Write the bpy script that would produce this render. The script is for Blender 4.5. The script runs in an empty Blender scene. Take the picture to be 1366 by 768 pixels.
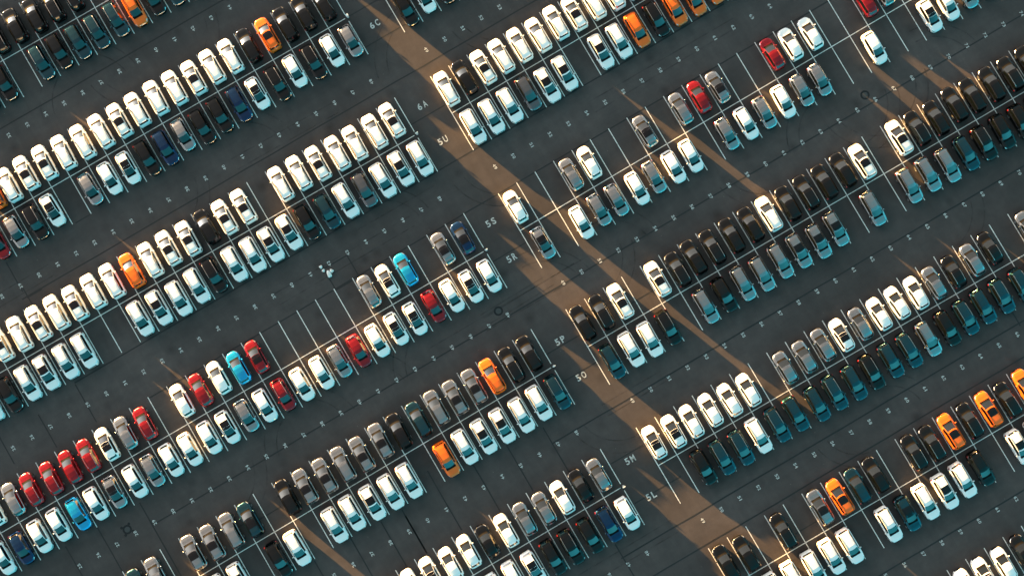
import bpy, math, random
from mathutils import Vector, Matrix
random.seed(7)
SC = bpy.context.scene
COL = SC.collection
BAY, PITCH = 2.7055, 17.298
rad = math.radians

# ------------------------------------------------------------------ helpers
def link(name, me, mat=None, parent=None, loc=None, kind=None):
    o = bpy.data.objects.new(name, me)
    COL.objects.link(o)
    if mat is not None:
        me.materials.append(mat)
    if parent is not None:
        o.parent = parent
    if loc is not None:
        o.location = loc
    if kind:
        o['kind'] = kind
    return o

def mesh(name, verts, faces, smooth=True, sharp=40):
    me = bpy.data.meshes.new(name)
    me.from_pydata([tuple(v) for v in verts], [], faces)
    me.validate(); me.update()
    if smooth:
        me.shade_smooth()
        me.set_sharp_from_angle(angle=rad(sharp))
    return me

class MB:
    def __init__(s): s.v = []; s.f = []
    def add(s, vs, fs):
        n = len(s.v); s.v += [tuple(v) for v in vs]; s.f += [tuple(i + n for i in f) for f in fs]
    def box(s, c, d, rz=0.0, bev=0.0):
        x, y, z = (q / 2 for q in d); ca, sa = math.cos(rz), math.sin(rz)
        b = min(bev, x * .8, y * .8)
        if b > 0:
            ring = [(-x + b, -y), (x - b, -y), (x, -y + b), (x, y - b), (x - b, y), (-x + b, y), (-x, y - b), (-x, -y + b)]
        else:
            ring = [(-x, -y), (x, -y), (x, y), (-x, y)]
        n = len(ring); vs = []
        for zz in (-z, z):
            for px, py in ring:
                vs.append((c[0] + px * ca - py * sa, c[1] + px * sa + py * ca, c[2] + zz))
        fs = [tuple(range(n))[::-1], tuple(range(n, 2 * n))] + [(i, (i + 1) % n, n + (i + 1) % n, n + i) for i in range(n)]
        s.add(vs, fs)
    def lathe(s, prof, n=24, axis='z', c=(0, 0, 0)):
        vs = []
        for r, h in prof:
            for i in range(n):
                a = 2 * math.pi * i / n
                p = (r * math.cos(a), r * math.sin(a), h)
                if axis == 'x': p = (h, r * math.cos(a), r * math.sin(a))
                vs.append((c[0] + p[0], c[1] + p[1], c[2] + p[2]))
        m = len(prof)
        fs = [(k * n + i, k * n + (i + 1) % n, (k + 1) * n + (i + 1) % n, (k + 1) * n + i) for k in range(m - 1) for i in range(n)]
        fs.append(tuple(range(n))[::-1]); fs.append(tuple((m - 1) * n + i for i in range(n)))
        s.add(vs, fs)
    def mesh(s, name, smooth=True, sharp=40): return mesh(name, s.v, s.f, smooth, sharp)

# ------------------------------------------------------------------ materials
def principled(name, base, rough=.5, metal=0.0, coat=0.0, coat_rough=.04, spec=.5, bump=None):
    m = bpy.data.materials.new(name); m.use_nodes = True
    nt = m.node_tree; b = nt.nodes['Principled BSDF']
    b.inputs['Base Color'].default_value = (*base, 1)
    b.inputs['Roughness'].default_value = rough
    b.inputs['Metallic'].default_value = metal
    b.inputs['Coat Weight'].default_value = coat
    b.inputs['Coat Roughness'].default_value = coat_rough
    b.inputs['Specular IOR Level'].default_value = spec
    return m

def paint(name, base, metal, rough, coat=1.0, dirt=.12):
    """car paint: clear coat over a base with a thin film of dust in uneven patches"""
    m = principled(name, base, rough, metal, coat)
    nt = m.node_tree; b = nt.nodes['Principled BSDF']
    tc = nt.nodes.new('ShaderNodeTexCoord'); oi = nt.nodes.new('ShaderNodeObjectInfo')
    add = nt.nodes.new('ShaderNodeVectorMath'); add.operation = 'ADD'
    sc = nt.nodes.new('ShaderNodeVectorMath'); sc.operation = 'SCALE'; sc.inputs['Scale'].default_value = 1.0
    nt.links.new(oi.outputs['Location'], sc.inputs[0])
    nt.links.new(tc.outputs['Object'], add.inputs[0]); nt.links.new(sc.outputs[0], add.inputs[1])
    no = nt.nodes.new('ShaderNodeTexNoise'); no.inputs['Scale'].default_value = 2.3; no.inputs['Detail'].default_value = 6
    no.inputs['Roughness'].default_value = .7
    nt.links.new(add.outputs[0], no.inputs['Vector'])
    r1 = nt.nodes.new('ShaderNodeMapRange'); r1.inputs['From Min'].default_value = .35; r1.inputs['From Max'].default_value = .75
    r1.inputs['To Min'].default_value = 0; r1.inputs['To Max'].default_value = dirt
    nt.links.new(no.outputs['Fac'], r1.inputs['Value'])
    mx = nt.nodes.new('ShaderNodeMix'); mx.data_type = 'RGBA'
    mx.inputs['A'].default_value = (*base, 1); mx.inputs['B'].default_value = (.30, .27, .22, 1)
    nt.links.new(r1.outputs['Result'], mx.inputs['Factor'])
    nt.links.new(mx.outputs['Result'], b.inputs['Base Color'])
    r2 = nt.nodes.new('ShaderNodeMapRange'); r2.inputs['To Min'].default_value = .03; r2.inputs['To Max'].default_value = .13
    nt.links.new(no.outputs['Fac'], r2.inputs['Value']); nt.links.new(r2.outputs['Result'], b.inputs['Coat Roughness'])
    return m

PAINT = {
    'W': paint('white_paint', (.77, .78, .77), 0, .35, .6, .04),
    'K': paint('black_paint', (.0012, .0013, .0014), 0, .12, .0, .0),
    'G': paint('silver_grey_paint', (.36, .375, .385), 1.0, .27, .5, .03),
    'D': paint('mid_grey_paint', (.16, .17, .18), 1.0, .27, .5, .03),
    'T': paint('gunmetal_paint', (.020, .076, .096), .97, .26, .5, .01),
    'B': paint('dark_blue_paint', (.004, .032, .095), .8, .26, .5, .0),
    'C': paint('sky_blue_paint', (.008, .37, .68), .7, .27, .5, .0),
    'O': paint('orange_paint', (.80, .135, .008), .25, .27, .5, .0),
    'R': paint('red_paint', (.36, .012, .020), .8, .26, .5, .0),
}
COLNAME = {'W': 'white', 'K': 'black', 'G': 'silver grey', 'D': 'mid grey', 'T': 'gunmetal', 'B': 'dark blue',
           'C': 'sky blue', 'O': 'orange', 'R': 'red'}
M_GLASS = principled('tinted_car_glass', (.002, .003, .003), .04, 0, 0, spec=1.0)
M_SUN = principled('roof_glass', (.002, .002, .003), .07, 0, 0, spec=.45)
M_TRIM = principled('black_trim', (.002, .002, .002), .8, spec=.12)
M_RAIL = principled('silver_rail', (.62, .62, .62), .3, 1.0)
M_TYRE = principled('tyre_rubber', (.018, .018, .018), .85)
M_RIM = principled('alloy_rim', (.45, .45, .46), .32, .9)
M_LAMP = principled('headlamp_lens', (.62, .64, .65), .12, .8, 1.0)
M_TAIL = principled('tail_lamp_lens', (.14, .004, .004), .12, 0, .5)
M_CHROME = principled('chrome', (.6, .6, .6), .15, 1.0)
M_LINE = None

# ------------------------------------------------------------------ car shape
# station: y from nose, half width at shoulder, shoulder z, top z, top half width
SUV = dict(L=4.74, H=1.66, cowl=1.13, roof0=2.02, roof1=4.22, rw1=4.56, wy=(.92, 3.70), wr=.355, T=[
    (0.00, .50, .60, .66, .36), (.05, .63, .70, .80, .45), (.14, .74, .76, .87, .52), (.30, .835, .82, .92, .585), (.55, .90, .87, .965, .62),
    (.9, .93, .91, 1.00, .63), (1.13, .935, .945, 1.04, .64), (1.17, .935, .95, 1.055, .64), (2.02, .94, 1.00, 1.575, .605), (2.14, .94, 1.00, 1.60, .605),
    (2.5, .94, 1.01, 1.65, .61), (3.2, .94, 1.02, 1.66, .61), (3.9, .935, 1.04, 1.635, .595), (4.22, .925, 1.05, 1.60, .575), (4.26, .92, 1.05, 1.57, .575),
    (4.50, .88, 1.04, 1.20, .60), (4.56, .86, 1.02, 1.10, .62), (4.66, .77, .90, .98, .60), (4.74, .64, .70, .78, .50)])
CAR = dict(L=4.42, H=1.53, cowl=1.02, roof0=1.90, roof1=3.78, rw1=4.22, wy=(.84, 3.46), wr=.335, T=[
    (0.00, .42, .56, .61, .30), (.05, .56, .65, .73, .40), (.14, .69, .71, .80, .48), (.30, .805, .77, .86, .56), (.55, .885, .81, .91, .58),
    (.85, .905, .86, .95, .60), (1.02, .91, .885, .98, .61), (1.06, .91, .895, .995, .61), (1.90, .915, .95, 1.45, .57), (2.02, .915, .95, 1.475, .57),
    (2.3, .915, .95, 1.52, .575), (2.9, .915, .97, 1.525, .575), (3.5, .905, .99, 1.475, .555), (3.78, .89, 1.00, 1.42, .53), (3.83, .885, 1.00, 1.39, .53),
    (4.14, .83, .99, 1.10, .55), (4.22, .80, .97, 1.03, .56), (4.34, .72, .84, .92, .54), (4.42, .60, .64, .72, .46)])

def interp(T, y):
    if y <= T[0][0]: return T[0][1:]
    for a, b in zip(T, T[1:]):
        if y <= b[0]:
            t = (y - a[0]) / (b[0] - a[0])
            return tuple(a[i] * (1 - t) + b[i] * t for i in range(1, 5))
    return T[-1][1:]

def section(S, y):
    """half cross-section, j = 0..12 from sill to roof centre line; returns (x, y, z); nose at +y"""
    wb, zb, zt, wt = interp(S['T'], y)
    sill = .15
    if y < .5: sill = .15 + .05 * (1 - y / .5)
    if y > S['L'] - .5: sill = .15 + .09 * (1 - (S['L'] - y) / .5)
    arch = 0
    for wy in S['wy']:
        r = S['wr'] + .045
        d = abs(y - wy)
        if d < r: arch = S['wr'] + math.sqrt(r * r - d * d)
    lo = max(sill, arch)
    z1 = max(lo, min(.34, zb)); z2 = max(lo + .004, min(.5, zb - .1)); z3 = max(lo + .01, min(.66, zb - .06)); z4 = max(lo + .02, zb - .07)
    z6 = zb + min(.035, (zt - zb) * .4)
    gw = wb - .115
    tall = zt - z6
    P = [(wb - .07, lo - .002), (wb - .02, z1), (wb, z2), (wb, z3), (wb - .012, z4), (wb - .05, zb), (gw, z6)]
    w8 = wt + .055 * min(1, tall / .4)
    if gw < w8 + .02: gw = w8 + .02
    P[6] = (min(gw, wb - .06), z6)
    for t in (.45,): P.append((P[6][0] * (1 - t) + w8 * t, z6 + tall * .82 * t))
    P += [(w8, z6 + tall * .82), (wt, z6 + tall * .94), (wt * .68, z6 + tall * .985), (wt * .34, z6 + tall * .997), (0, zt)]
    Y = S['L'] / 2 - y
    # plan-view rounding of nose and tail across the width
    out = []
    for x, z in P:
        k = (abs(x) / .95) ** 2.6
        bow = 0
        if y < .5: bow = -.16 * k * (1 - y / .5)
        if y > S['L'] - .45: bow = .10 * k * (1 - (S['L'] - y) / .45)
        if z > zb and S['cowl'] - .05 < y < S['roof0'] + .2: bow -= .14 * (abs(x) / .7) ** 2   # curved glass
        out.append((x, Y + bow, z))
    return out

def full_section(S, y):
    h = section(S, y)
    return h + [(-x, yy, z) for x, yy, z in h[-2::-1]]     # 25 points

def stations(S):
    ys = set(t[0] for t in S['T'])
    y = 0
    while y < S['L']:
        ys.add(round(y, 3)); y += .11
    for wy in S['wy']:
        for d in (-1, -.97, -.85, -.6, -.3, 0, .3, .6, .85, .97, 1): ys.add(round(wy + d * (S['wr'] + .045), 3))
    ys = sorted(ys); out = [ys[0]]
    for q in ys[1:]:
        if q - out[-1] > .018 or q in [t[0] for t in S['T']]: out.append(q)
    return out

def surf(S, y, j):
    sec = full_section(S, y); j = max(0, min(24, j)); i = min(int(j), 23); t = j - i
    a, b = sec[i], sec[i + 1]
    return Vector((a[0] * (1 - t) + b[0] * t, a[1] * (1 - t) + b[1] * t, a[2] * (1 - t) + b[2] * t))

def patch(S, name, y0, y1, j0, j1, ny, nj, off, thick=.012):
    """thin solid lying on the body skin"""
    V = []; F = []
    def n(y, j):
        a = surf(S, min(y + .02, S['L']), j) - surf(S, max(y - .02, 0), j)
        b = surf(S, y, min(j + .1, 24)) - surf(S, y, max(j - .1, 0))
        v = b.cross(a)
        if v.length < 1e-9: return Vector((0, 0, 1))
        v.normalize()
        p = surf(S, y, j)
        if v.dot(Vector((p.x, p.y * .25, p.z - .6))) < 0: v = -v
        return v
    for L in (off, off - thick):
        for a in range(ny + 1):
            for b in range(nj + 1):
                y = y0 + (y1 - y0) * a / ny; j = j0 + (j1 - j0) * b / nj
                V.append(surf(S, y, j) + n(y, j) * L)
    m = nj + 1; N = (ny + 1) * m
    for a in range(ny):
        for b in range(nj):
            q = (a * m + b, a * m + b + 1, (a + 1) * m + b + 1, (a + 1) * m + b)
            F.append(q); F.append(tuple(i + N for i in q[::-1]))
    for a in range(ny):
        for b in (0, nj):
            i, k = a * m + b, (a + 1) * m + b; F.append((i, k, k + N, i + N))
    for b in range(nj):
        for a in (0, ny):
            i, k = a * m + b, a * m + b + 1; F.append((i, k, k + N, i + N))
    me = mesh(name, V, F)
    return me

def car_shell(S):
    ys = stations(S)
    rings = [full_section(S, y) for y in ys]
    V = [p for r in rings for p in r]
    n = 25
    groups = {'body': [], 'windscreen': [], 'rear_window': [], 'side_l': [], 'side_r': []}
    for a in range(len(ys) - 1):
        ym = (ys[a] + ys[a + 1]) / 2
        for j in range(n - 1):
            q = (a * n + j, a * n + j + 1, (a + 1) * n + j + 1, (a + 1) * n + j)
            g = 'body'
            if S['cowl'] + .03 < ym < S['roof0'] and 9 <= j <= 14: g = 'windscreen'
            elif S['roof1'] + .03 < ym < S['rw1'] - .05 and 9 <= j <= 14: g = 'rear_window'
            elif S['cowl'] + .32 < ym < S['roof1'] + .02:
                if 6 <= j <= 7: g = 'side_l'
                elif 16 <= j <= 17: g = 'side_r'
            groups[g].append(q)
        groups['body'].append((a * n, (a + 1) * n, (a + 1) * n + n - 1, a * n + n - 1))   # underside
    groups['body'].append(tuple(range(n))[::-1])
    groups['body'].append(tuple((len(ys) - 1) * n + i for i in range(n)))
    out = {}
    for g, fs in groups.items():
        used = sorted({i for f in fs for i in f}); mp = {i: k for k, i in enumerate(used)}
        out[g] = mesh(g, [V[i] for i in used], [tuple(mp[i] for i in f)[::-1] for f in fs], True, 38)
    return out

def rail_mesh(S, side):
    mb = MB(); pts = []
    y0, y1 = S['roof0'] + .10, S['roof1'] - .12
    for i in range(13):
        y = y0 + (y1 - y0) * i / 12
        p = surf(S, y, 9.0 if side > 0 else 15.0)
        lift = .055 if 0 < i < 12 else .0
        pts.append((p.x, p.y, p.z + lift))
    w, h = .026, .028
    V = []
    for x, y, z in pts:
        V += [(x - w, y, z - h), (x + w, y, z - h), (x + w * .7, y, z + h), (x - w * .7, y, z + h)]
    F = []
    for i in range(12):
        for k in range(4): F.append((i * 4 + k, i * 4 + (k + 1) % 4, i * 4 + 4 + (k + 1) % 4, i * 4 + 4 + k))
    F.append((0, 1, 2, 3)); F.append((51, 50, 49, 48))
    return mesh('roof_rail', V, F, True, 30)

def mirror_mesh(S, side):
    y = S['cowl'] + .42
    p = surf(S, y, 5.6 if side > 0 else 18.4)
    V = []; F = []
    cx, cy, cz = p.x + side * .15, p.y, p.z + .07
    nu, nv = 10, 6
    for a in range(nv + 1):
        th = math.pi * a / nv
        for b in range(nu):
            ph = 2 * math.pi * b / nu
            def sg(v, e): return math.copysign(abs(v) ** e, v)
            V.append((cx + .10 * sg(math.sin(th), .6) * sg(math.cos(ph), .6), cy + .06 * sg(math.sin(th), .6) * sg(math.sin(ph), .6) + side * (0), cz + .075 * sg(math.cos(th), .6)))
    for a in range(nv):
        for b in range(nu):
            F.append((a * nu + b, a * nu + (b + 1) % nu, (a + 1) * nu + (b + 1) % nu, (a + 1) * nu + b))
    mb = MB(); mb.add(V, F)
    mb.box((p.x + side * .05, cy, cz - .045), (.16, .045, .03))
    return mb.mesh('door_mirror')

def tyre_mesh(S):
    r = S['wr']; mb = MB()
    mb.lathe([(r * .62, -.105), (r * .93, -.11), (r, -.085), (r, .085), (r * .93, .11), (r * .62, .105)], 28, 'x')
    return mb.mesh('tyre')
def rim_mesh(S):
    r = S['wr'] * .64; mb = MB()
    mb.lathe([(r * .95, -.10), (r, -.098), (r, .098), (r * .93, .112), (r * .86, .075), (r * .2, .085), (r * .17, .10), (.02, .10)], 24, 'x')
    for k in range(5):   # spokes
        a = 2 * math.pi * k / 5
        n = len(mb.v)
        mb.box((0, 0, 0), (.03, .055, r * .8))
        vs = mb.v[n:]
        for i, (x, y, z) in enumerate(vs):
            z += r * .5
            mb.v[n + i] = (x + .095, y * math.cos(a) - z * math.sin(a), y * math.sin(a) + z * math.cos(a))
    return mb.mesh('rim')

KIT = {}
def kit(kind):
    if kind in KIT: return KIT[kind]
    S = SUV if kind == 'A' else CAR
    K = car_shell(S)
    L = S['L']
    K['cowl'] = patch(S, 'cowl', S['cowl'] - .06, S['cowl'] + .16, 8.6, 15.4, 4, 16, .022, .03)
    K['hl'] = patch(S, 'headlight', .10, .46, 4.4, 5.9, 4, 3, .008, .02)
    K['hr'] = patch(S, 'headlight', .10, .46, 18.1, 19.6, 4, 3, .008, .02)
    K['tl'] = patch(S, 'tail_light', L - .34, L - .12, 3.5, 5.7, 4, 4, .012, .02)
    K['tr'] = patch(S, 'tail_light', L - .34, L - .12, 18.3, 20.5, 4, 4, .012, .02)
    K['sun_small'] = patch(S, 'sunroof', S['roof0'] + .16, S['roof0'] + 1.18, 9.3, 14.7, 6, 8, .005)
    K['sun_pan'] = patch(S, 'panoramic_roof', S['roof0'] + .03, S['roof0'] + (S['roof1'] - S['roof0']) * .62, 9.05, 14.95, 8, 10, .005)
    K['rl'] = rail_mesh(S, 1); K['rr'] = rail_mesh(S, -1)
    K['ml'] = mirror_mesh(S, 1); K['mr'] = mirror_mesh(S, -1)
    mb = MB(); mb.box((0, L / 2 + .005, .52), (.86, .05, .20), 0, .02); mb.box((0, L / 2 + .012, .33), (.74, .045, .09), 0, .02); K['grille'] = mb.mesh('grille', False)
    mb = MB()
    # rear spoiler lip over the rear window
    p = surf(S, S['roof1'] + .02, 12)
    mb.box((0, p.y - .07, p.z - .005), (.98 if kind == 'A' else .86, .17, .03), 0, .05); K['spoiler'] = mb.mesh('spoiler')
    mb = MB(); mb.box((0, -L / 2 + .0, .40), (1.1, .07, .14), 0, .03); K['bumper'] = mb.mesh('rear_bumper_trim', False)
    mb = MB()   # bright trim pieces along the top of the nose
    pm = patch(S, 'q', .035, .085, 8.2, 15.8, 1, 14, .02, .03)
    mb.add([tuple(v.co) for v in pm.vertices], [tuple(p.vertices) for p in pm.polygons])
    K['trim'] = mb.mesh('grille_trim', False); K['trim'].materials.append(M_CHROME)
    K['tyre'] = tyre_mesh(S); K['rim'] = rim_mesh(S)
    for g, m in (('windscreen', M_GLASS), ('rear_window', M_GLASS), ('side_l', M_GLASS), ('side_r', M_GLASS), ('cowl', M_TRIM), ('hl', M_LAMP), ('hr', M_LAMP),
                 ('tl', M_TAIL), ('tr', M_TAIL), ('sun_small', M_SUN), ('sun_pan', M_SUN), ('grille', M_TRIM), ('bumper', M_TRIM), ('tyre', M_TYRE), ('rim', M_RIM)):
        K[g].materials.append(m)
    KIT[kind] = (S, K)
    return KIT[kind]

VAR = {}
def variant(kind, base, mat):
    key = (kind, base, mat.name)
    if key not in VAR:
        me = kit(kind)[1][base].copy(); me.materials.clear(); me.materials.append(mat); VAR[key] = me
    return VAR[key]

def child(name, me, parent, loc=(0, 0, 0), rot=None):
    o = bpy.data.objects.new(name, me); COL.objects.link(o); o.parent = parent; o.location = loc
    if rot: o.rotation_euler = rot
    return o

def build_car(kind, code):
    S, K = kit(kind)
    c = code[0]; P = PAINT[c]
    root = bpy.data.objects.new('parked_suv' if kind == 'A' else 'parked_car', None)
    COL.objects.link(root); root.empty_display_size = .3
    ch = lambda nm, me, **k: child(nm, me, root, **k)
    ch('body', variant(kind, 'body', P))
    ch('windscreen', K['windscreen']); ch('rear_window', K['rear_window'])
    ch('side_window', K['side_l']); ch('side_window', K['side_r'])
    ch('cowl', K['cowl']); ch('grille', K['grille']); ch('rear_bumper_trim', K['bumper'])
    if kind == 'A': ch('grille_trim', K['trim'])
    ch('headlight', K['hl']); ch('headlight', K['hr']); ch('tail_light', K['tl']); ch('tail_light', K['tr'])
    ch('door_mirror', variant(kind, 'ml', P)); ch('door_mirror', variant(kind, 'mr', P))
    ch('spoiler', variant(kind, 'spoiler', P if c != 'W' or kind == 'B' else P))
    if 's' in code: ch('sunroof', K['sun_small'])
    if 'p' in code: ch('panoramic_roof', K['sun_pan'])
    rm = M_RAIL if 'r' in code else (M_TRIM if kind == 'A' else None)
    if rm:
        ch('roof_rail', variant(kind, 'rl', rm)); ch('roof_rail', variant(kind, 'rr', rm))
    for sx in (1, -1):
        for wy in S['wy']:
            t = ch('wheel', K['tyre'], loc=(sx * (S['T'][9][1] - .115), S['L'] / 2 - wy, S['wr']))
            if sx < 0: t.rotation_euler = (0, 0, math.pi)
            child('rim', K['rim'], t)
    return root

PROTO = {}
def copy_tree(o, parent=None):
    c = o.copy(); COL.objects.link(c); c.parent = parent
    for q in o.children: copy_tree(q, c)
    return c
def place_car(kind, code, loc, rz):
    key = (kind, code)
    if key not in PROTO:
        o = build_car(kind, code); PROTO[key] = o
    else:
        o = copy_tree(PROTO[key])
        for k in ('label', 'category', 'group'):
            if k in o: del o[k]
    o.location = loc; o.rotation_euler = (0, 0, rz)
    return o

# ------------------------------------------------------------------ the rows: each bay in view read off the photograph, '-' is an empty bay; cars out of frame are added to cast shadows
# key: row, side of its centre line (U = noses up-left, D = noses down-right), half (L / R of the cross lane), first bay
ROWS = [
 # row, half, side, first bay, kind, bays
 (-1, 'L', 'D', -9, 'A', 'W K W W K W W W K W W K W'),  # wholly unseen row, added to shade the top left corner
 (0, 'L', 'U', -11, 'A', 'Kr Kr K K Kr Kr K'),
 (0, 'L', 'D', -1, 'A', 'K W K T K W T K O Tr Tr T K Tr - K T K W'),
 (1, 'L', 'U', -1, 'A', 'K K K Os K W W Ws W W W Ws W W W Ws Ws W O W'),
 (1, 'L', 'D', -1, 'X', 'G W Kr W Kr Wp B K K G B K Wp W G - Wp Kr G R W K W'),
 (2, 'L', 'U', -1, 'A', 'Ws W W W Ws W W - Ws Ws K Ws Ws W O W W Ws W Ws W Ws W W W W W'),
 (2, 'L', 'D', -1, 'A', 'W Ws W D W T K Ws Ws W W Kr W W Ws W - - W W Ws W K W W W W'),
 (3, 'L', 'U', -1, 'B', 'Bp Gp - C Wp G - - - - - Rp C W R W - Rr G Wp Rr R Rr Rr G W G W W'),
 (3, 'L', 'D', -1, 'B', 'W Wp W R Wp Wp W R G W W Rr W G Wp W W W G W Gp W C W W B W W W W'),
 (4, 'L', 'U', -1, 'A', 'K Kr O Gs Gs G T Kp Gs Gs G Gs Gs K - Tp G Gs Gs - G T'),
 (4, 'L', 'D', -1, 'A', 'Tr W W Ws Ws W O - W W Ws W W - W K - Ws W W'),
 (5, 'L', 'U', -1, 'B', 'G K W G G W K W W Wp W W'),
 (5, 'L', 'D', -1, 'X', 'W B K Kr K Wp W W'),
 (0, 'R', 'D', 2, 'A', 'K W K'),  # unseen cars, added as shadow casters
 (1, 'R', 'U', 2, 'A', 'K W W K'),  # out of view, added for the shadows they throw
 (1, 'R', 'D', 2, 'X', 'K W K W W K W W K W'),
 (2, 'R', 'U', 2, 'A', 'W K Ws W W W W Ws W W W W K W W K W W K W'),  # the far end is out of view, added to block the sun
 (2, 'R', 'D', 2, 'A', 'W W W D Ws Ws - Ws W O Kr O O O W W K W W W'),
 (3, 'R', 'U', 2, 'B', 'W - - G W - - Gp - G R Gp - - R W W - - R G'),
 (3, 'R', 'D', 2, 'B', 'Gp - W G G W G W W - G W G W G G - - W - - Wp W G G G G G'),
 (4, 'R', 'U', 2, 'A', 'K Kr Ws - Ws Kr K Kr K K W K Kr K K Ws - Ws Kr K K K K Kr K K'),
 (4, 'R', 'D', 2, 'A', 'T W W Kr - G K G G G Gs Gs Gs - G - G G G T Kr K K K'),
 (5, 'R', 'U', 2, 'B', 'Wp Wp W W W W - G G G Wp G W W W G Kr G Kr - G'),
 (5, 'R', 'D', 2, 'A', '- K Tr Tr W Tr T T Tr T Kr T Tr G K Tr T Tr Tr Tr'),
 (6, 'R', 'U', 2, 'A', 'K K - Kr - Gs Os T K - Kr Kr Os Kr Os Kr O'),
 (6, 'R', 'D', 3, 'A', 'W W W W W - W Tp W Ws W K - Ws W'),
 (7, 'R', 'U', 10, 'B', 'K W Ws W K'),
]
ORD = ['', 'first', 'second', 'third', 'fourth', 'fifth', 'sixth', 'seventh', 'eighth', 'ninth', 'tenth', 'eleventh', 'twelfth', 'thirteenth',
       'fourteenth', 'fifteenth', 'sixteenth', 'seventeenth', 'eighteenth', 'nineteenth', 'twentieth', 'twenty-first', 'twenty-second',
       'twenty-third', 'twenty-fourth', 'twenty-fifth', 'twenty-sixth', 'twenty-seventh', 'twenty-eighth', 'twenty-ninth', 'thirtieth', 'thirty-first', 'thirty-second']
SIGN = {(1, 'D'): '6C', (2, 'U'): '6A', (2, 'D'): '5U', (3, 'U'): '5S', (3, 'D'): '5R', (4, 'U'): '5P', (4, 'D'): '5O', (5, 'U'): '5M', (5, 'D'): '5L'}
OTHER = {(-1, 'L', 'D'): 'added unseen beyond the top left corner', (0, 'L', 'U'): 'in the row at the top left corner', (0, 'L', 'D'): 'in the second row at top left',
         (1, 'L', 'U'): 'in the row backing onto row 6C', (0, 'R', 'D'): 'added unseen beyond the top edge', (1, 'R', 'U'): 'added unseen beyond row 6C at the top edge',
         (6, 'R', 'U'): 'in the noses-up row below 5L', (6, 'R', 'D'): 'in the noses-down row at the bottom right',
         (7, 'R', 'U'): 'in the last row at the bottom right corner'}
YOFF = {'U': 2.92, 'D': 3.02}
# surveyed start, bay width, offset and drift of each half row
FIT = {(0, 'L'): (-.15, 2.702, -.04, -.011), (1, 'L'): (-.04, 2.704, -17.38, -.013), (2, 'L'): (.05, 2.704, -34.83, -.021), (2, 'R'): (-.02, 2.69, -34.79, .007),
       (3, 'L'): (.19, 2.709, -52.02, -.005), (3, 'R'): (-.15, 2.706, -52.09, .010), (4, 'L'): (.15, 2.705, -68.96, .012), (4, 'R'): (-.22, 2.714, -69.03, -.007),
       (5, 'L'): (.06, 2.705, -86.31, .005), (5, 'R'): (-.12, 2.707, -86.24, -.029), (6, 'R'): (.04, 2.710, -103.73, -.015)}
def rowpt(row, half, b):
    x0, dx, y0, dy = FIT.get((row, half), (0, BAY, -row * PITCH, 0))
    return x0 + b * dx, y0 + b * dy
count = {'A': 0, 'B': 0}
for row, half, side, b0, kind, s in ROWS:
    toks = s.split(); step = -1 if half == 'L' else 1
    cars = [(i, t) for i, t in enumerate(toks) if t != '-']
    for n, (i, t) in enumerate(cars):
        b = b0 + step * i
        k = kind
        if kind == 'X': k = 'A' if t[0] in 'KBT' else 'B'
        jx = random.gauss(0, .055); jy = random.gauss(0, .085); jr = random.gauss(0, .009)
        x, ry = rowpt(row, half, b + .5)
        if (row, half, side, b) == (1, 'L', 'U', -19): x += .6
        L2 = 0.0 if k == 'A' else -.12
        if side == 'U':
            loc = (x - .36 + jx, ry + YOFF['U'] + L2 + jy, 0); rz = jr
        else:
            loc = (x + {(5, 'R'): .60, (4, 'R'): .45, (6, 'R'): .5, (3, 'R'): .40, (2, 'R'): .12}.get((row, half), .28) + jx, ry - YOFF['D'] - L2 + jy, 0); rz = math.pi + jr
        o = place_car(k, t, loc, rz); count[k] += 1
        o.scale = (1, 1, 1.38) if (row, half, side) == (2, 'R', 'U') and b >= 13 else (1, 1, 1)     # unseen added SUVs beyond the top edge, stretched tall to lengthen their shadows
        what = {'A': 'SUV', 'B': 'compact car'}[k]
        nm = COLNAME[t[0]] + ' ' + what
        ex = {'s': ' with square black sunroof', 'p': ' with long black glass roof', 'r': ' with silver roof rails'}.get(t[1:], '')
        same = [q for q in cars if q[1] == t]
        samecol = [q for q in cars if q[1][0] == t[0]]
        sg = SIGN.get((row, side))
        lr = 'left' if half == 'L' else 'right'
        where = ('%s of the painted %s' % (lr, sg)) if sg else OTHER[(row, half, side)]
        if sg: pos = '%s car %s' % (ORD[n + 1], where)
        else:
            m = len(cars) - n if half == 'L' else n + 1
            pos = '%s car from the left %s' % (ORD[m], where)
        if len(samecol) == 1:
            nb = []
            lab = '%s%s, the only %s one in its row, %s' % (nm, ex, COLNAME[t[0]], pos)
        else:
            lab = '%s%s, %s' % (nm, ex, pos)
            left = toks[i - 1] if i > 0 else None; right = toks[i + 1] if i + 1 < len(toks) else None
            extra = ''
            if left == '-' or right == '-': extra = ', beside an empty bay'
            else:
                for q in (left, right):
                    if q and q[0] != t[0]: extra = ', beside a %s one' % COLNAME[q[0]] if COLNAME[q[0]][0] != 'o' else ', beside an orange one'
            if len((lab + extra).split()) <= 16: lab += extra
        if len(lab.split()) > 16: lab = '%s%s, %s' % (nm, ex, pos)
        if len(lab.split()) > 16: lab = lab.replace('square black sunroof', 'sunroof').replace('long black glass roof', 'glass roof').replace('silver roof rails', 'roof rails').replace(', the only %s one in its row' % COLNAME[t[0]], '')
        if len(lab.split()) > 16: lab = lab.replace(' car from the left', ' from the left').replace('from the left in the second row at', 'from left in second row,').replace('from the left in the row backing', 'from left in the row backing').replace(' at the bottom right', ' bottom right').replace(' at the top left corner', ' in top left corner').replace('compact car', 'car').replace('from the left in the noses-down row bottom right', 'from left in the bottom right row')
        if len(lab.split()) > 16: print('LONG', lab)
        o['label'] = lab; o['category'] = 'suv' if k == 'A' else 'car'
        o['group'] = 'SUVs parked in the rows' if k == 'A' else 'compact cars parked in the rows'
print('CARS', count)

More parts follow.
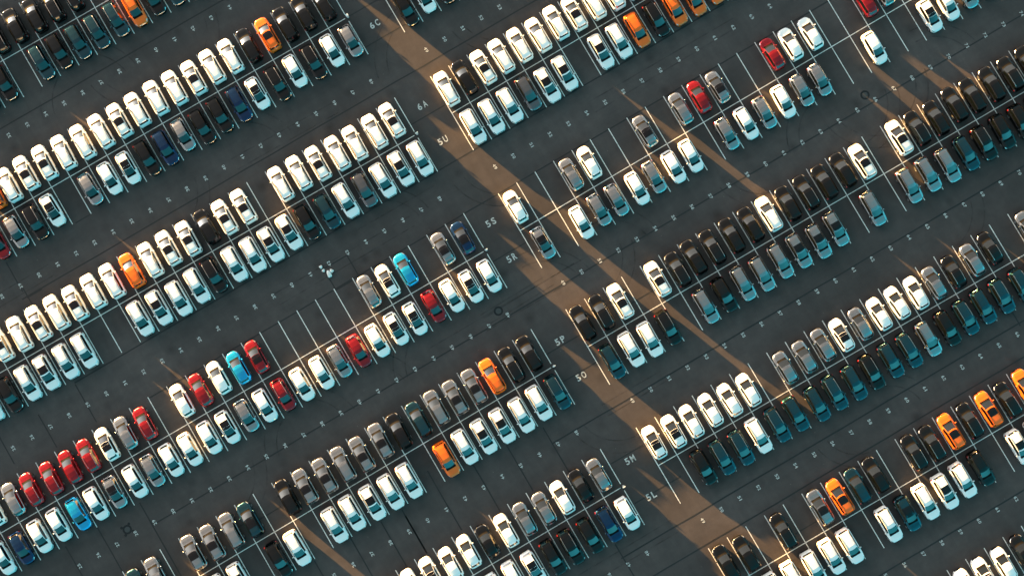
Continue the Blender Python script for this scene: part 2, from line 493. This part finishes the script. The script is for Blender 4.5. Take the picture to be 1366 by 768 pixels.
# ------------------------------------------------------------------ ground
def asphalt():
    m = principled('asphalt', (.04, .04, .04), .85, spec=.35)
    nt = m.node_tree; b = nt.nodes['Principled BSDF']; N = nt.nodes.new; Lk = nt.links.new
    tc = N('ShaderNodeTexCoord')
    def noise(scale, det, rough=.6, st=(1, 1, 1)):
        mp = N('ShaderNodeMapping'); mp.inputs['Scale'].default_value = st
        Lk(tc.outputs['Object'], mp.inputs['Vector'])
        n = N('ShaderNodeTexNoise'); n.inputs['Scale'].default_value = scale; n.inputs['Detail'].default_value = det; n.inputs['Roughness'].default_value = rough
        Lk(mp.outputs[0], n.inputs['Vector']); return n.outputs['Fac']
    def rng(v, a, c, lo, hi):
        r = N('ShaderNodeMapRange'); r.inputs['From Min'].default_value = a; r.inputs['From Max'].default_value = c
        r.inputs['To Min'].default_value = lo; r.inputs['To Max'].default_value = hi; Lk(v, r.inputs['Value']); return r.outputs['Result']
    def mul(a, c):
        x = N('ShaderNodeMath'); x.operation = 'MULTIPLY'; Lk(a, x.inputs[0]); Lk(c, x.inputs[1]); return x.outputs[0]
    big = rng(noise(.06, 5), .3, .7, .76, 1.22)
    mid = rng(noise(.42, 7, .68), .3, .7, .80, 1.18)
    streak = rng(noise(1.1, 5, .6, (1, .08, 1)), .3, .75, .93, 1.10)
    cross = rng(noise(.8, 4, .6, (.06, 1, 1)), .35, .7, .95, 1.06)
    fine = rng(noise(38, 2, .5), .25, .75, .80, 1.2)
    f = mul(mul(mul(big, mid), mul(streak, cross)), fine)
    # oil drips and dark patches
    vo = N('ShaderNodeTexVoronoi'); vo.inputs['Scale'].default_value = .23; Lk(tc.outputs['Object'], vo.inputs['Vector'])
    oil = rng(vo.outputs['Distance'], .02, .20, .62, 1.0)
    f = mul(f, oil)
    v2 = N('ShaderNodeTexVoronoi'); v2.inputs['Scale'].default_value = .55; Lk(tc.outputs['Object'], v2.inputs['Vector'])
    speck = rng(v2.outputs['Distance'], .012, .03, 3.0, 1.0)
    f = mul(f, speck)
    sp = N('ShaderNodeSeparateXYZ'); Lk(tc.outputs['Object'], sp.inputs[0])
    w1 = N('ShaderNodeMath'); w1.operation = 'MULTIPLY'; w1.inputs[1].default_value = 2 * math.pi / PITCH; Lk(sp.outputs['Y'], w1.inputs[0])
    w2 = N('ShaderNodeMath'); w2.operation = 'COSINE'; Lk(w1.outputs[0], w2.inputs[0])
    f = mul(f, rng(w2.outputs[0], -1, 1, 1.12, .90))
    cm = N('ShaderNodeVectorMath'); cm.operation = 'SCALE'; cm.inputs[0].default_value = (.0465, .0378, .0360)
    Lk(f, cm.inputs['Scale']); Lk(cm.outputs[0], b.inputs['Base Color'])
    bp = N('ShaderNodeBump'); bp.inputs['Strength'].default_value = .5; bp.inputs['Distance'].default_value = .006
    Lk(noise(60, 3), bp.inputs['Height']); Lk(bp.outputs[0], b.inputs['Normal'])
    return m
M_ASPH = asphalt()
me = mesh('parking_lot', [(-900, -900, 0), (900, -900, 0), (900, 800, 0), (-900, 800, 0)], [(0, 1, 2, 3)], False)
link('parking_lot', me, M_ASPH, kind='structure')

def marking_mat(name, col, wear_lo, wear_hi, scale=9):
    m = principled(name, col, .7)
    nt = m.node_tree; b = nt.nodes['Principled BSDF']; N = nt.nodes.new; Lk = nt.links.new
    tc = N('ShaderNodeTexCoord'); n = N('ShaderNodeTexNoise'); n.inputs['Scale'].default_value = scale; n.inputs['Detail'].default_value = 6; n.inputs['Roughness'].default_value = .7
    Lk(tc.outputs['Object'], n.inputs['Vector'])
    r = N('ShaderNodeMapRange'); r.inputs['From Min'].default_value = wear_lo; r.inputs['From Max'].default_value = wear_hi; Lk(n.outputs['Fac'], r.inputs['Value'])
    mx = N('ShaderNodeMix'); mx.data_type = 'RGBA'; mx.inputs['B'].default_value = (*col, 1); mx.inputs['A'].default_value = (.05, .05, .05, 1)
    Lk(r.outputs['Result'], mx.inputs['Factor']); Lk(mx.outputs['Result'], b.inputs['Base Color'])
    return m
M_LINE = marking_mat('white_line_paint', (.66, .65, .62), .30, .48, 5)
M_NUM = marking_mat('worn_number_paint', (.50, .50, .48), .30, .56, 7)
M_JOINT = marking_mat('joint_sealant', (.0045, .0045, .005), .1, .32, .8)

def strip(mb, x0, y0, x1, y1, w, z):
    d = Vector((x1 - x0, y1 - y0)); n = Vector((-d.y, d.x)).normalized() * w / 2
    mb.add([(x0 + n.x, y0 + n.y, z), (x0 - n.x, y0 - n.y, z), (x1 - n.x, y1 - n.y, z), (x1 + n.x, y1 + n.y, z)], [(0, 1, 2, 3)])

JOINTS = [(-57.36, -7.38, -0.57, -7.38), (0.0, -17.39, 16.37, -17.39), (0.03, -21.91, 6.46, -21.91), (-53.52, -27.7, 33.94, -27.7), (-0.13, -33.43, 5.17, -33.43), (-52.98, -40.23, 42.31, -40.23), (-45.74, -46.65, 66.04, -46.65), (-15.23, -43.73, -15.23, -46.8), (-18.6, -43.69, -18.6, -46.74), (-18.49, -43.67, -15.18, -43.67), (-18.72, -46.79, -15.93, -46.79), (-52.99, -40.41, -52.99, -45.92), (-52.73, -26.17, -52.73, -29.1), (-52.89, -27.84, -50.73, -27.84), (-58.88, -41.36, -58.88, -46.15), (-64.52, -28.72, -64.52, -45.23), (-52.96, -22.59, -52.96, -26.9), (-42.91, -22.7, -40.78, -22.7), (0.28, -53.74, 5.29, -53.74), (8.24, -52.31, 12.97, -52.31), (-52.84, -60.65, 86.6, -60.65), (-53.27, -57.4, -53.27, -80.02), (-59.39, -57.26, -59.39, -76.46), (-64.01, -57.44, -64.01, -73.7), (0.35, -67.25, 5.05, -67.25), (0.29, -71.24, 5.12, -71.24), (-4.88, -77.23, 76.42, -77.23), (-4.77, -74.9, -4.77, -81.46), (-9.85, -74.51, -9.85, -81.12), (-14.7, -74.53, -14.7, -81.29), (-20.04, -72.23, -20.04, -80.8), (-25.24, -75.7, -25.24, -80.99), (-28.26, -74.75, -28.26, -81.5), (-32.56, -74.14, -32.56, -92.06), (-37.9, -74.75, -37.9, -88.93), (-25.25, -74.84, -25.25, -81.07), (0.32, -83.13, 5.1, -83.13), (0.34, -88.89, 7.07, -88.89), (-4.57, -93.91, 66.4, -93.91), (-14.6, -97.8, 63.75, -97.8), (-4.33, -92.01, -4.33, -108.51), (9.86, -111.98, 55.17, -111.98), (53.48, -92.08, 53.48, -94.25), (15.71, -102.25, 19.87, -102.25), (10.96, -67.09, 16.9, -67.09), (-41.37, -66.82, -38.18, -66.82)]
mb = MB()
for i, (x0, y0, x1, y1) in enumerate(JOINTS):
    # slightly wandering saw-cut joints
    L = math.hypot(x1 - x0, y1 - y0); n = max(2, int(L / 3.5)); pts = []
    for k in range(n + 1):
        t = k / n; w = 0 if k in (0, n) else random.uniform(-.035, .035)
        dx, dy = (x1 - x0) / L, (y1 - y0) / L
        pts.append((x0 + (x1 - x0) * t - dy * w, y0 + (y1 - y0) * t + dx * w))
    wd = .19 if L > 20 else .17
    z = .004 if abs(y1 - y0) < abs(x1 - x0) else .006
    for a, b in zip(pts, pts[1:]): strip(mb, a[0], a[1], b[0], b[1], wd, z)
link('pavement_joints', mb.mesh('pavement_joints', False), M_JOINT, kind='structure')

# painted bay lines
LINES = MB(); HALF = 5.47; LW = .105
spans = [(0, 'L', -22, -1), (1, 'L', -26, 0), (2, 'L', -29, 0), (3, 'L', -31, 0), (-1, 'L', -22, -8), (4, 'L', -24, 0), (5, 'L', -14, 0), (0, 'R', 2, 8), (1, 'R', 2, 14),
         (2, 'R', 2, 22), (3, 'R', 2, 30), (4, 'R', 2, 29), (5, 'R', 2, 26), (6, 'R', 2, 21), (7, 'R', 6, 18)]
for row, half, b0, b1 in spans:
    xa, ya = rowpt(row, half, b0); xb, yb = rowpt(row, half, b1)
    strip(LINES, xa, ya, xb - (.25 if half == 'L' else 0), yb, LW, .010)
    for b in range(b0, b1 + 1):
        x, y = rowpt(row, half, b)
        if half == 'L' and b == 0:
            strip(LINES, x, y + .42, x, y + HALF, LW, .014); strip(LINES, x, y - .5, x, y - HALF, LW, .014)
        else: strip(LINES, x, y + HALF, x, y - HALF, LW, .014)
link('painted_bay_lines', LINES.mesh('painted_bay_lines', False), M_LINE, kind='structure')

# faint tyre marks where cars swing out of the bays
def mark_mat():
    m = bpy.data.materials.new('tyre_mark'); m.use_nodes = True; nt = m.node_tree; N = nt.nodes.new; Lk = nt.links.new
    b = nt.nodes['Principled BSDF']; b.inputs['Base Color'].default_value = (.012, .012, .012, 1); b.inputs['Roughness'].default_value = .8
    tc = N('ShaderNodeTexCoord'); n = N('ShaderNodeTexNoise'); n.inputs['Scale'].default_value = .7; n.inputs['Detail'].default_value = 5
    Lk(tc.outputs['Object'], n.inputs['Vector'])
    r = N('ShaderNodeMapRange'); r.inputs['From Min'].default_value = .35; r.inputs['From Max'].default_value = .75; r.inputs['To Min'].default_value = 0; r.inputs['To Max'].default_value = .42
    Lk(n.outputs['Fac'], r.inputs['Value']); Lk(r.outputs['Result'], b.inputs['Alpha'])
    return m
TM = MB(); rt = random.Random(11)
for q in range(46):
    a = rt.randint(0, 6); x = rt.uniform(-62, 66); y0 = -(a + .5) * PITCH; sy = rt.choice((-1, 1)); sx = rt.choice((-1, 1)); R0 = rt.uniform(4.6, 6.5)
    for tr in (0, 1.55):
        pts = []; r1 = R0 + tr
        for k in range(15):
            t = k / 14 * rt.uniform(1.40, 1.42)
            pts.append((x + sx * (r1 * math.sin(t)), y0 + sy * (2.2 - R0 - .7 + r1 * math.cos(t) * -1 + R0 * 1.0)))
        for p1, p2 in zip(pts, pts[1:]): strip(TM, p1[0], p1[1], p2[0], p2[1], .17, .0022 + (.0008 if tr else 0) + q * .00001)
for q in range(16):   # straight rolling marks down the lanes
    a = rt.randint(0, 6); x = rt.uniform(-60, 50); y = -(a + .5) * PITCH + rt.uniform(-1.8, 1.8); L = rt.uniform(8, 26)
    for tr in (0, 1.55): strip(TM, x, y + tr, x + L, y + tr + rt.uniform(-.3, .3), .16, .0032 + q * .00001)
link('tyre_marks', TM.mesh('tyre_marks', False), mark_mat(), kind='structure')

# lettering
def glyph(ch):
    cu = bpy.data.curves.new('g', 'FONT'); cu.body = ch; cu.size = 1.0; cu.offset = .022; cu.resolution_u = 4
    o = bpy.data.objects.new('g', cu); COL.objects.link(o)
    bpy.context.view_layer.update()
    me = o.to_mesh(); vs = [tuple(v.co) for v in me.vertices]; fs = [tuple(p.vertices) for p in me.polygons]
    o.to_mesh_clear(); bpy.data.objects.remove(o); bpy.data.curves.remove(cu)
    xs = [v[0] for v in vs]; ys = [v[1] for v in vs]
    w, h = max(xs) - min(xs), max(ys) - min(ys)
    return [((v[0] - min(xs)) / w - .5, (v[1] - min(ys)) / h - .5) for v in vs], fs, w / h
GL = {c: glyph(c) for c in '0123456789ACLMOPRSU'}
def text(mb, s, cx, cy, ang, w, h, gap, z):
    ca, sa = math.cos(ang), math.sin(ang); n = len(s); tot = n * w + (n - 1) * gap
    for i, c in enumerate(s):
        V, F, asp = GL[c]; ox = -tot / 2 + w / 2 + i * (w + gap); ww = w * (.45 if c == '1' else 1.1 if c in 'MO' else 1)
        mb.add([(cx + (ox + vx * ww) * ca - vy * h * sa, cy + (ox + vx * ww) * sa + vy * h * ca, z) for vx, vy in V], F)
NUM = MB()
for a in range(0, 7):
    y = -(a + .5) * PITCH + {0: 0, 1: -.15, 2: -.2, 3: .05, 4: .2, 5: .15, 6: 0}[a]
    for b in range(-24, 0):       # left: read towards the upper left
        text(NUM, str(49 + b), (b + .46) * BAY, y, math.pi / 2, .30, .40, .07, .0125)
    for b in range(2, 31):        # right: read towards the lower right
        text(NUM, str(47 + b), (b + .45) * BAY, y, -math.pi / 2, .30, .40, .07, .0125)
link('painted_bay_numbers', NUM.mesh('painted_bay_numbers', False), M_NUM, kind='structure')
LET = MB()
for (row, side), s in SIGN.items():
    x = .965 * BAY; y = -row * PITCH + (2.6 if side == 'U' else -2.6)
    text(LET, s, x, y, 0, .52, .86, .26, .0125)
link('painted_row_letters', LET.mesh('painted_row_letters', False), M_NUM, kind='structure')

# ------------------------------------------------------------------ small things
M_POST = principled('galvanised_post', (.50, .50, .49), .45, .5)
M_PLATE = principled('white_sign_plate', (.72, .72, .70), .5)
M_BAG = principled('white_woven_bag', (.72, .71, .68), .8)
M_IRON = principled('cast_iron', (.016, .016, .017), .8, spec=.2)
M_GREY = principled('worn_iron_lid', (.034, .034, .034), .8)
where = {1: '6C', 2: '5U', 3: '5R', 4: '5O', 5: '5L'}
for k in range(1, 6):
    r = bpy.data.objects.new('row_marker_post', None); COL.objects.link(r); p0 = rowpt(k, 'L', 0); r.location = (p0[0] + .16, p0[1], 0)
    mb = MB(); mb.lathe([(.15, 0), (.15, .05), (.12, .07)], 16); o = link('base', mb.mesh('base'), M_POST, r)
    mb = MB(); mb.lathe([(.035, .07), (.035, .95)], 12); link('post', mb.mesh('post'), M_POST, r)
    mb = MB(); mb.box((0, 0, .98), (.40 if k > 1 else .34, .13 if k > 1 else .32, .05), 0, .03); link('cap_plate', mb.mesh('cap_plate'), M_PLATE, r)
    r['label'] = 'short white-topped marker post at the row end directly above the painted %s' % where[k]
    r['category'] = 'marker post'; r['group'] = 'marker posts at the row ends'

def manhole(x, y, lab, square=False):
    r = bpy.data.objects.new('manhole', None); COL.objects.link(r); r.location = (x, y, 0)
    mb = MB(); prof = [(.36, .004), (.37, .012), (.56, .012), (.60, .004)]
    n = 36; vs = []
    for rr, h in prof:
        for i in range(n):
            a = 2 * math.pi * i / n; vs.append((rr * math.cos(a), rr * math.sin(a), h))
    mb.add(vs, [(k * n + i, k * n + (i + 1) % n, (k + 1) * n + (i + 1) % n, (k + 1) * n + i) for k in range(3) for i in range(n)])
    link('frame_ring', mb.mesh('frame_ring'), M_IRON, r)
    mb = MB(); mb.lathe([(.35, .003), (.35, .010), (.33, .013), (.02, .013)], 32); link('lid', mb.mesh('lid'), M_GREY, r)
    if square:
        mb = MB()
        for sx, sy in ((1, 1), (1, -1), (-1, 1), (-1, -1)): mb.box((sx * .52, sy * .52, .006), (.34, .34, .008), .2, .08)
        link('patched_collar', mb.mesh('patched_collar', False), M_IRON, r)
    r['label'] = lab; r['category'] = 'manhole'; r['group'] = 'manhole covers in the asphalt'
manhole(51.75, -59.33, 'round dark manhole cover on open asphalt in the upper right aisle')
manhole(-2.23, -59.46, 'round dark manhole cover in the aisle below the painted 5R')
manhole(-56.27, -59.54, 'dark manhole cover with a squarish patched collar at the lower left', True)

def bag(x, y, sx, sy, h, rz, lab, seed):
    rnd = random.Random(seed); n, m = 16, 8; V = []; F = []
    for a in range(m + 1):
        th = math.pi * a / m
        for b in range(n):
            ph = 2 * math.pi * b / n
            w = 1 + .13 * math.sin(3 * ph + seed) * math.sin(th) + rnd.uniform(-.06, .06)
            c, s = math.cos(ph), math.sin(ph)
            X = sx / 2 * w * math.copysign(abs(math.sin(th) * c) ** .75, c); Y = sy / 2 * w * math.copysign(abs(math.sin(th) * s) ** .75, s)
            Z = h / 2 + h / 2 * math.copysign(abs(math.cos(th)) ** .7, math.cos(th)) * (1 + rnd.uniform(-.06, .06))
            V.append((X, Y, max(.0, Z)))
    for a in range(m):
        for b in range(n): F.append((a * n + b, a * n + (b + 1) % n, (a + 1) * n + (b + 1) % n, (a + 1) * n + b))
    o = link('filled_bag', mesh('filled_bag', V, F, True, 60), M_BAG, None, (x, y, 0)); o.rotation_euler = (0, 0, rz)
    mb = MB()
    mb.lathe([(.035, 0), (.02, .03), (.045, .08), (.01, .09)], 8, c=(0, 0, h * .97)); link('tied_neck', mb.mesh('tied_neck'), M_BAG, o)
    o['label'] = lab; o['category'] = 'bag'; o['group'] = 'white bags lying in the aisle'
bag(-18.80, -43.30, .40, .42, .34, .2, 'small white bag farthest upper left of the four on the asphalt', 1)
bag(-18.74, -43.86, .38, .36, .30, .9, 'small round white bag touching the largest white bag in aisle', 2)
bag(-18.33, -44.62, .52, .95, .42, -.12, 'largest long white bag lying on the pavement joint corner', 3)
bag(-17.85, -44.42, .42, .48, .38, .5, 'squat white bag right of the largest white bag in aisle', 4)

# ------------------------------------------------------------------ light
SUN_EL = rad(4.8)
hx, hy = .352, -.936          # horizontal travel direction of the light
n = math.hypot(hx, hy); hx /= n; hy /= n
tosun = Vector((-hx * math.cos(SUN_EL), -hy * math.cos(SUN_EL), math.sin(SUN_EL)))
sd = bpy.data.lights.new('sun', 'SUN'); sd.energy = 5.0; sd.angle = rad(.55); sd.color = (1.0, .55, .18)
so = bpy.data.objects.new('sun', sd); COL.objects.link(so); so.rotation_euler = tosun.to_track_quat('Z', 'Y').to_euler(); so.location = (-60, 60, 60)

SKY_A, SKY_B = -.20, .58
WARM = (1.03, 1.01, .985); TEAL = (.12, 1.13, 1.36)
w = bpy.data.worlds.new('World'); SC.world = w; w.use_nodes = True
nt = w.node_tree; bg = nt.nodes['Background']
sky = nt.nodes.new('ShaderNodeTexSky'); sky.sky_type = 'NISHITA'; sky.sun_disc = False
sky.sun_elevation = SUN_EL
sky.sun_rotation = math.atan2(tosun.x, tosun.y)
sky.air_density = 1.0; sky.dust_density = 2.0; sky.ozone_density = 1.0
# evening sky: warm pale glow on the sun's side, clear teal-blue opposite it
tcw = nt.nodes.new('ShaderNodeTexCoord')
dt = nt.nodes.new('ShaderNodeVectorMath'); dt.operation = 'DOT_PRODUCT'; dt.inputs[1].default_value = (hx, hy, 0)
nt.links.new(tcw.outputs['Generated'], dt.inputs[0])
mr = nt.nodes.new('ShaderNodeMapRange'); mr.interpolation_type = 'SMOOTHSTEP'
mr.inputs['From Min'].default_value = SKY_A; mr.inputs['From Max'].default_value = SKY_B
nt.links.new(dt.outputs['Value'], mr.inputs['Value'])
hs = nt.nodes.new('ShaderNodeHueSaturation'); hs.inputs['Saturation'].default_value = .1
nt.links.new(sky.outputs[0], hs.inputs['Color'])
tint = nt.nodes.new('ShaderNodeMix'); tint.data_type = 'RGBA'
tint.inputs['A'].default_value = (*WARM, 1); tint.inputs['B'].default_value = (*TEAL, 1)
nt.links.new(mr.outputs['Result'], tint.inputs['Factor'])
wb = nt.nodes.new('ShaderNodeVectorMath'); wb.operation = 'MULTIPLY'
nt.links.new(hs.outputs[0], wb.inputs[0]); nt.links.new(tint.outputs['Result'], wb.inputs[1]); sx = nt.nodes.new('ShaderNodeSeparateXYZ'); nt.links.new(tcw.outputs['Generated'], sx.inputs[0])
mz = nt.nodes.new('ShaderNodeMapRange'); mz.interpolation_type = 'SMOOTHSTEP'; mz.inputs['From Min'].default_value = .35; mz.inputs['From Max'].default_value = 1.0
mz.inputs['To Min'].default_value = 1.0; mz.inputs['To Max'].default_value = .70
nt.links.new(sx.outputs['Z'], mz.inputs['Value'])
mh = nt.nodes.new('ShaderNodeMapRange'); mh.interpolation_type = 'SMOOTHSTEP'; mh.inputs['From Min'].default_value = .0; mh.inputs['From Max'].default_value = .38
mh.inputs['To Min'].default_value = .30; mh.inputs['To Max'].default_value = 1.0     # hazy dim belt along the horizon
nt.links.new(sx.outputs['Z'], mh.inputs['Value'])
mm = nt.nodes.new('ShaderNodeMath'); mm.operation = 'MULTIPLY'; nt.links.new(mz.outputs['Result'], mm.inputs[0]); nt.links.new(mh.outputs['Result'], mm.inputs[1])
wz = nt.nodes.new('ShaderNodeVectorMath'); wz.operation = 'SCALE'; nt.links.new(wb.outputs[0], wz.inputs[0]); nt.links.new(mm.outputs[0], wz.inputs['Scale'])
nt.links.new(wz.outputs[0], bg.inputs['Color'])
bg.inputs['Strength'].default_value = .06

# ------------------------------------------------------------------ camera
cd = bpy.data.cameras.new('camera'); cam = bpy.data.objects.new('camera', cd); COL.objects.link(cam); SC.camera = cam
cd.sensor_width = 36; cd.lens = 36 * 1700 / 1366; cd.clip_start = 1; cd.clip_end = 3000
R = Matrix(((0.862864958060566, 0.5051769107101275, -0.016135458980446802), (-0.5053830188713928, 0.8618815007056936, -0.04181247394903703), (-0.007215842818079564, 0.044233105550858076, 0.9989951771584041))).to_4x4()
cam.matrix_world = Matrix.Translation((-1.8736727676156775, -64.54282546752174, 160.82877322635477)) @ R

SC.render.engine = 'CYCLES'
SC.view_settings.view_transform = 'Standard'; SC.view_settings.look = 'None'; SC.view_settings.gamma = 1; SC.view_settings.exposure = 3.66
SC.cycles.max_bounces = 6
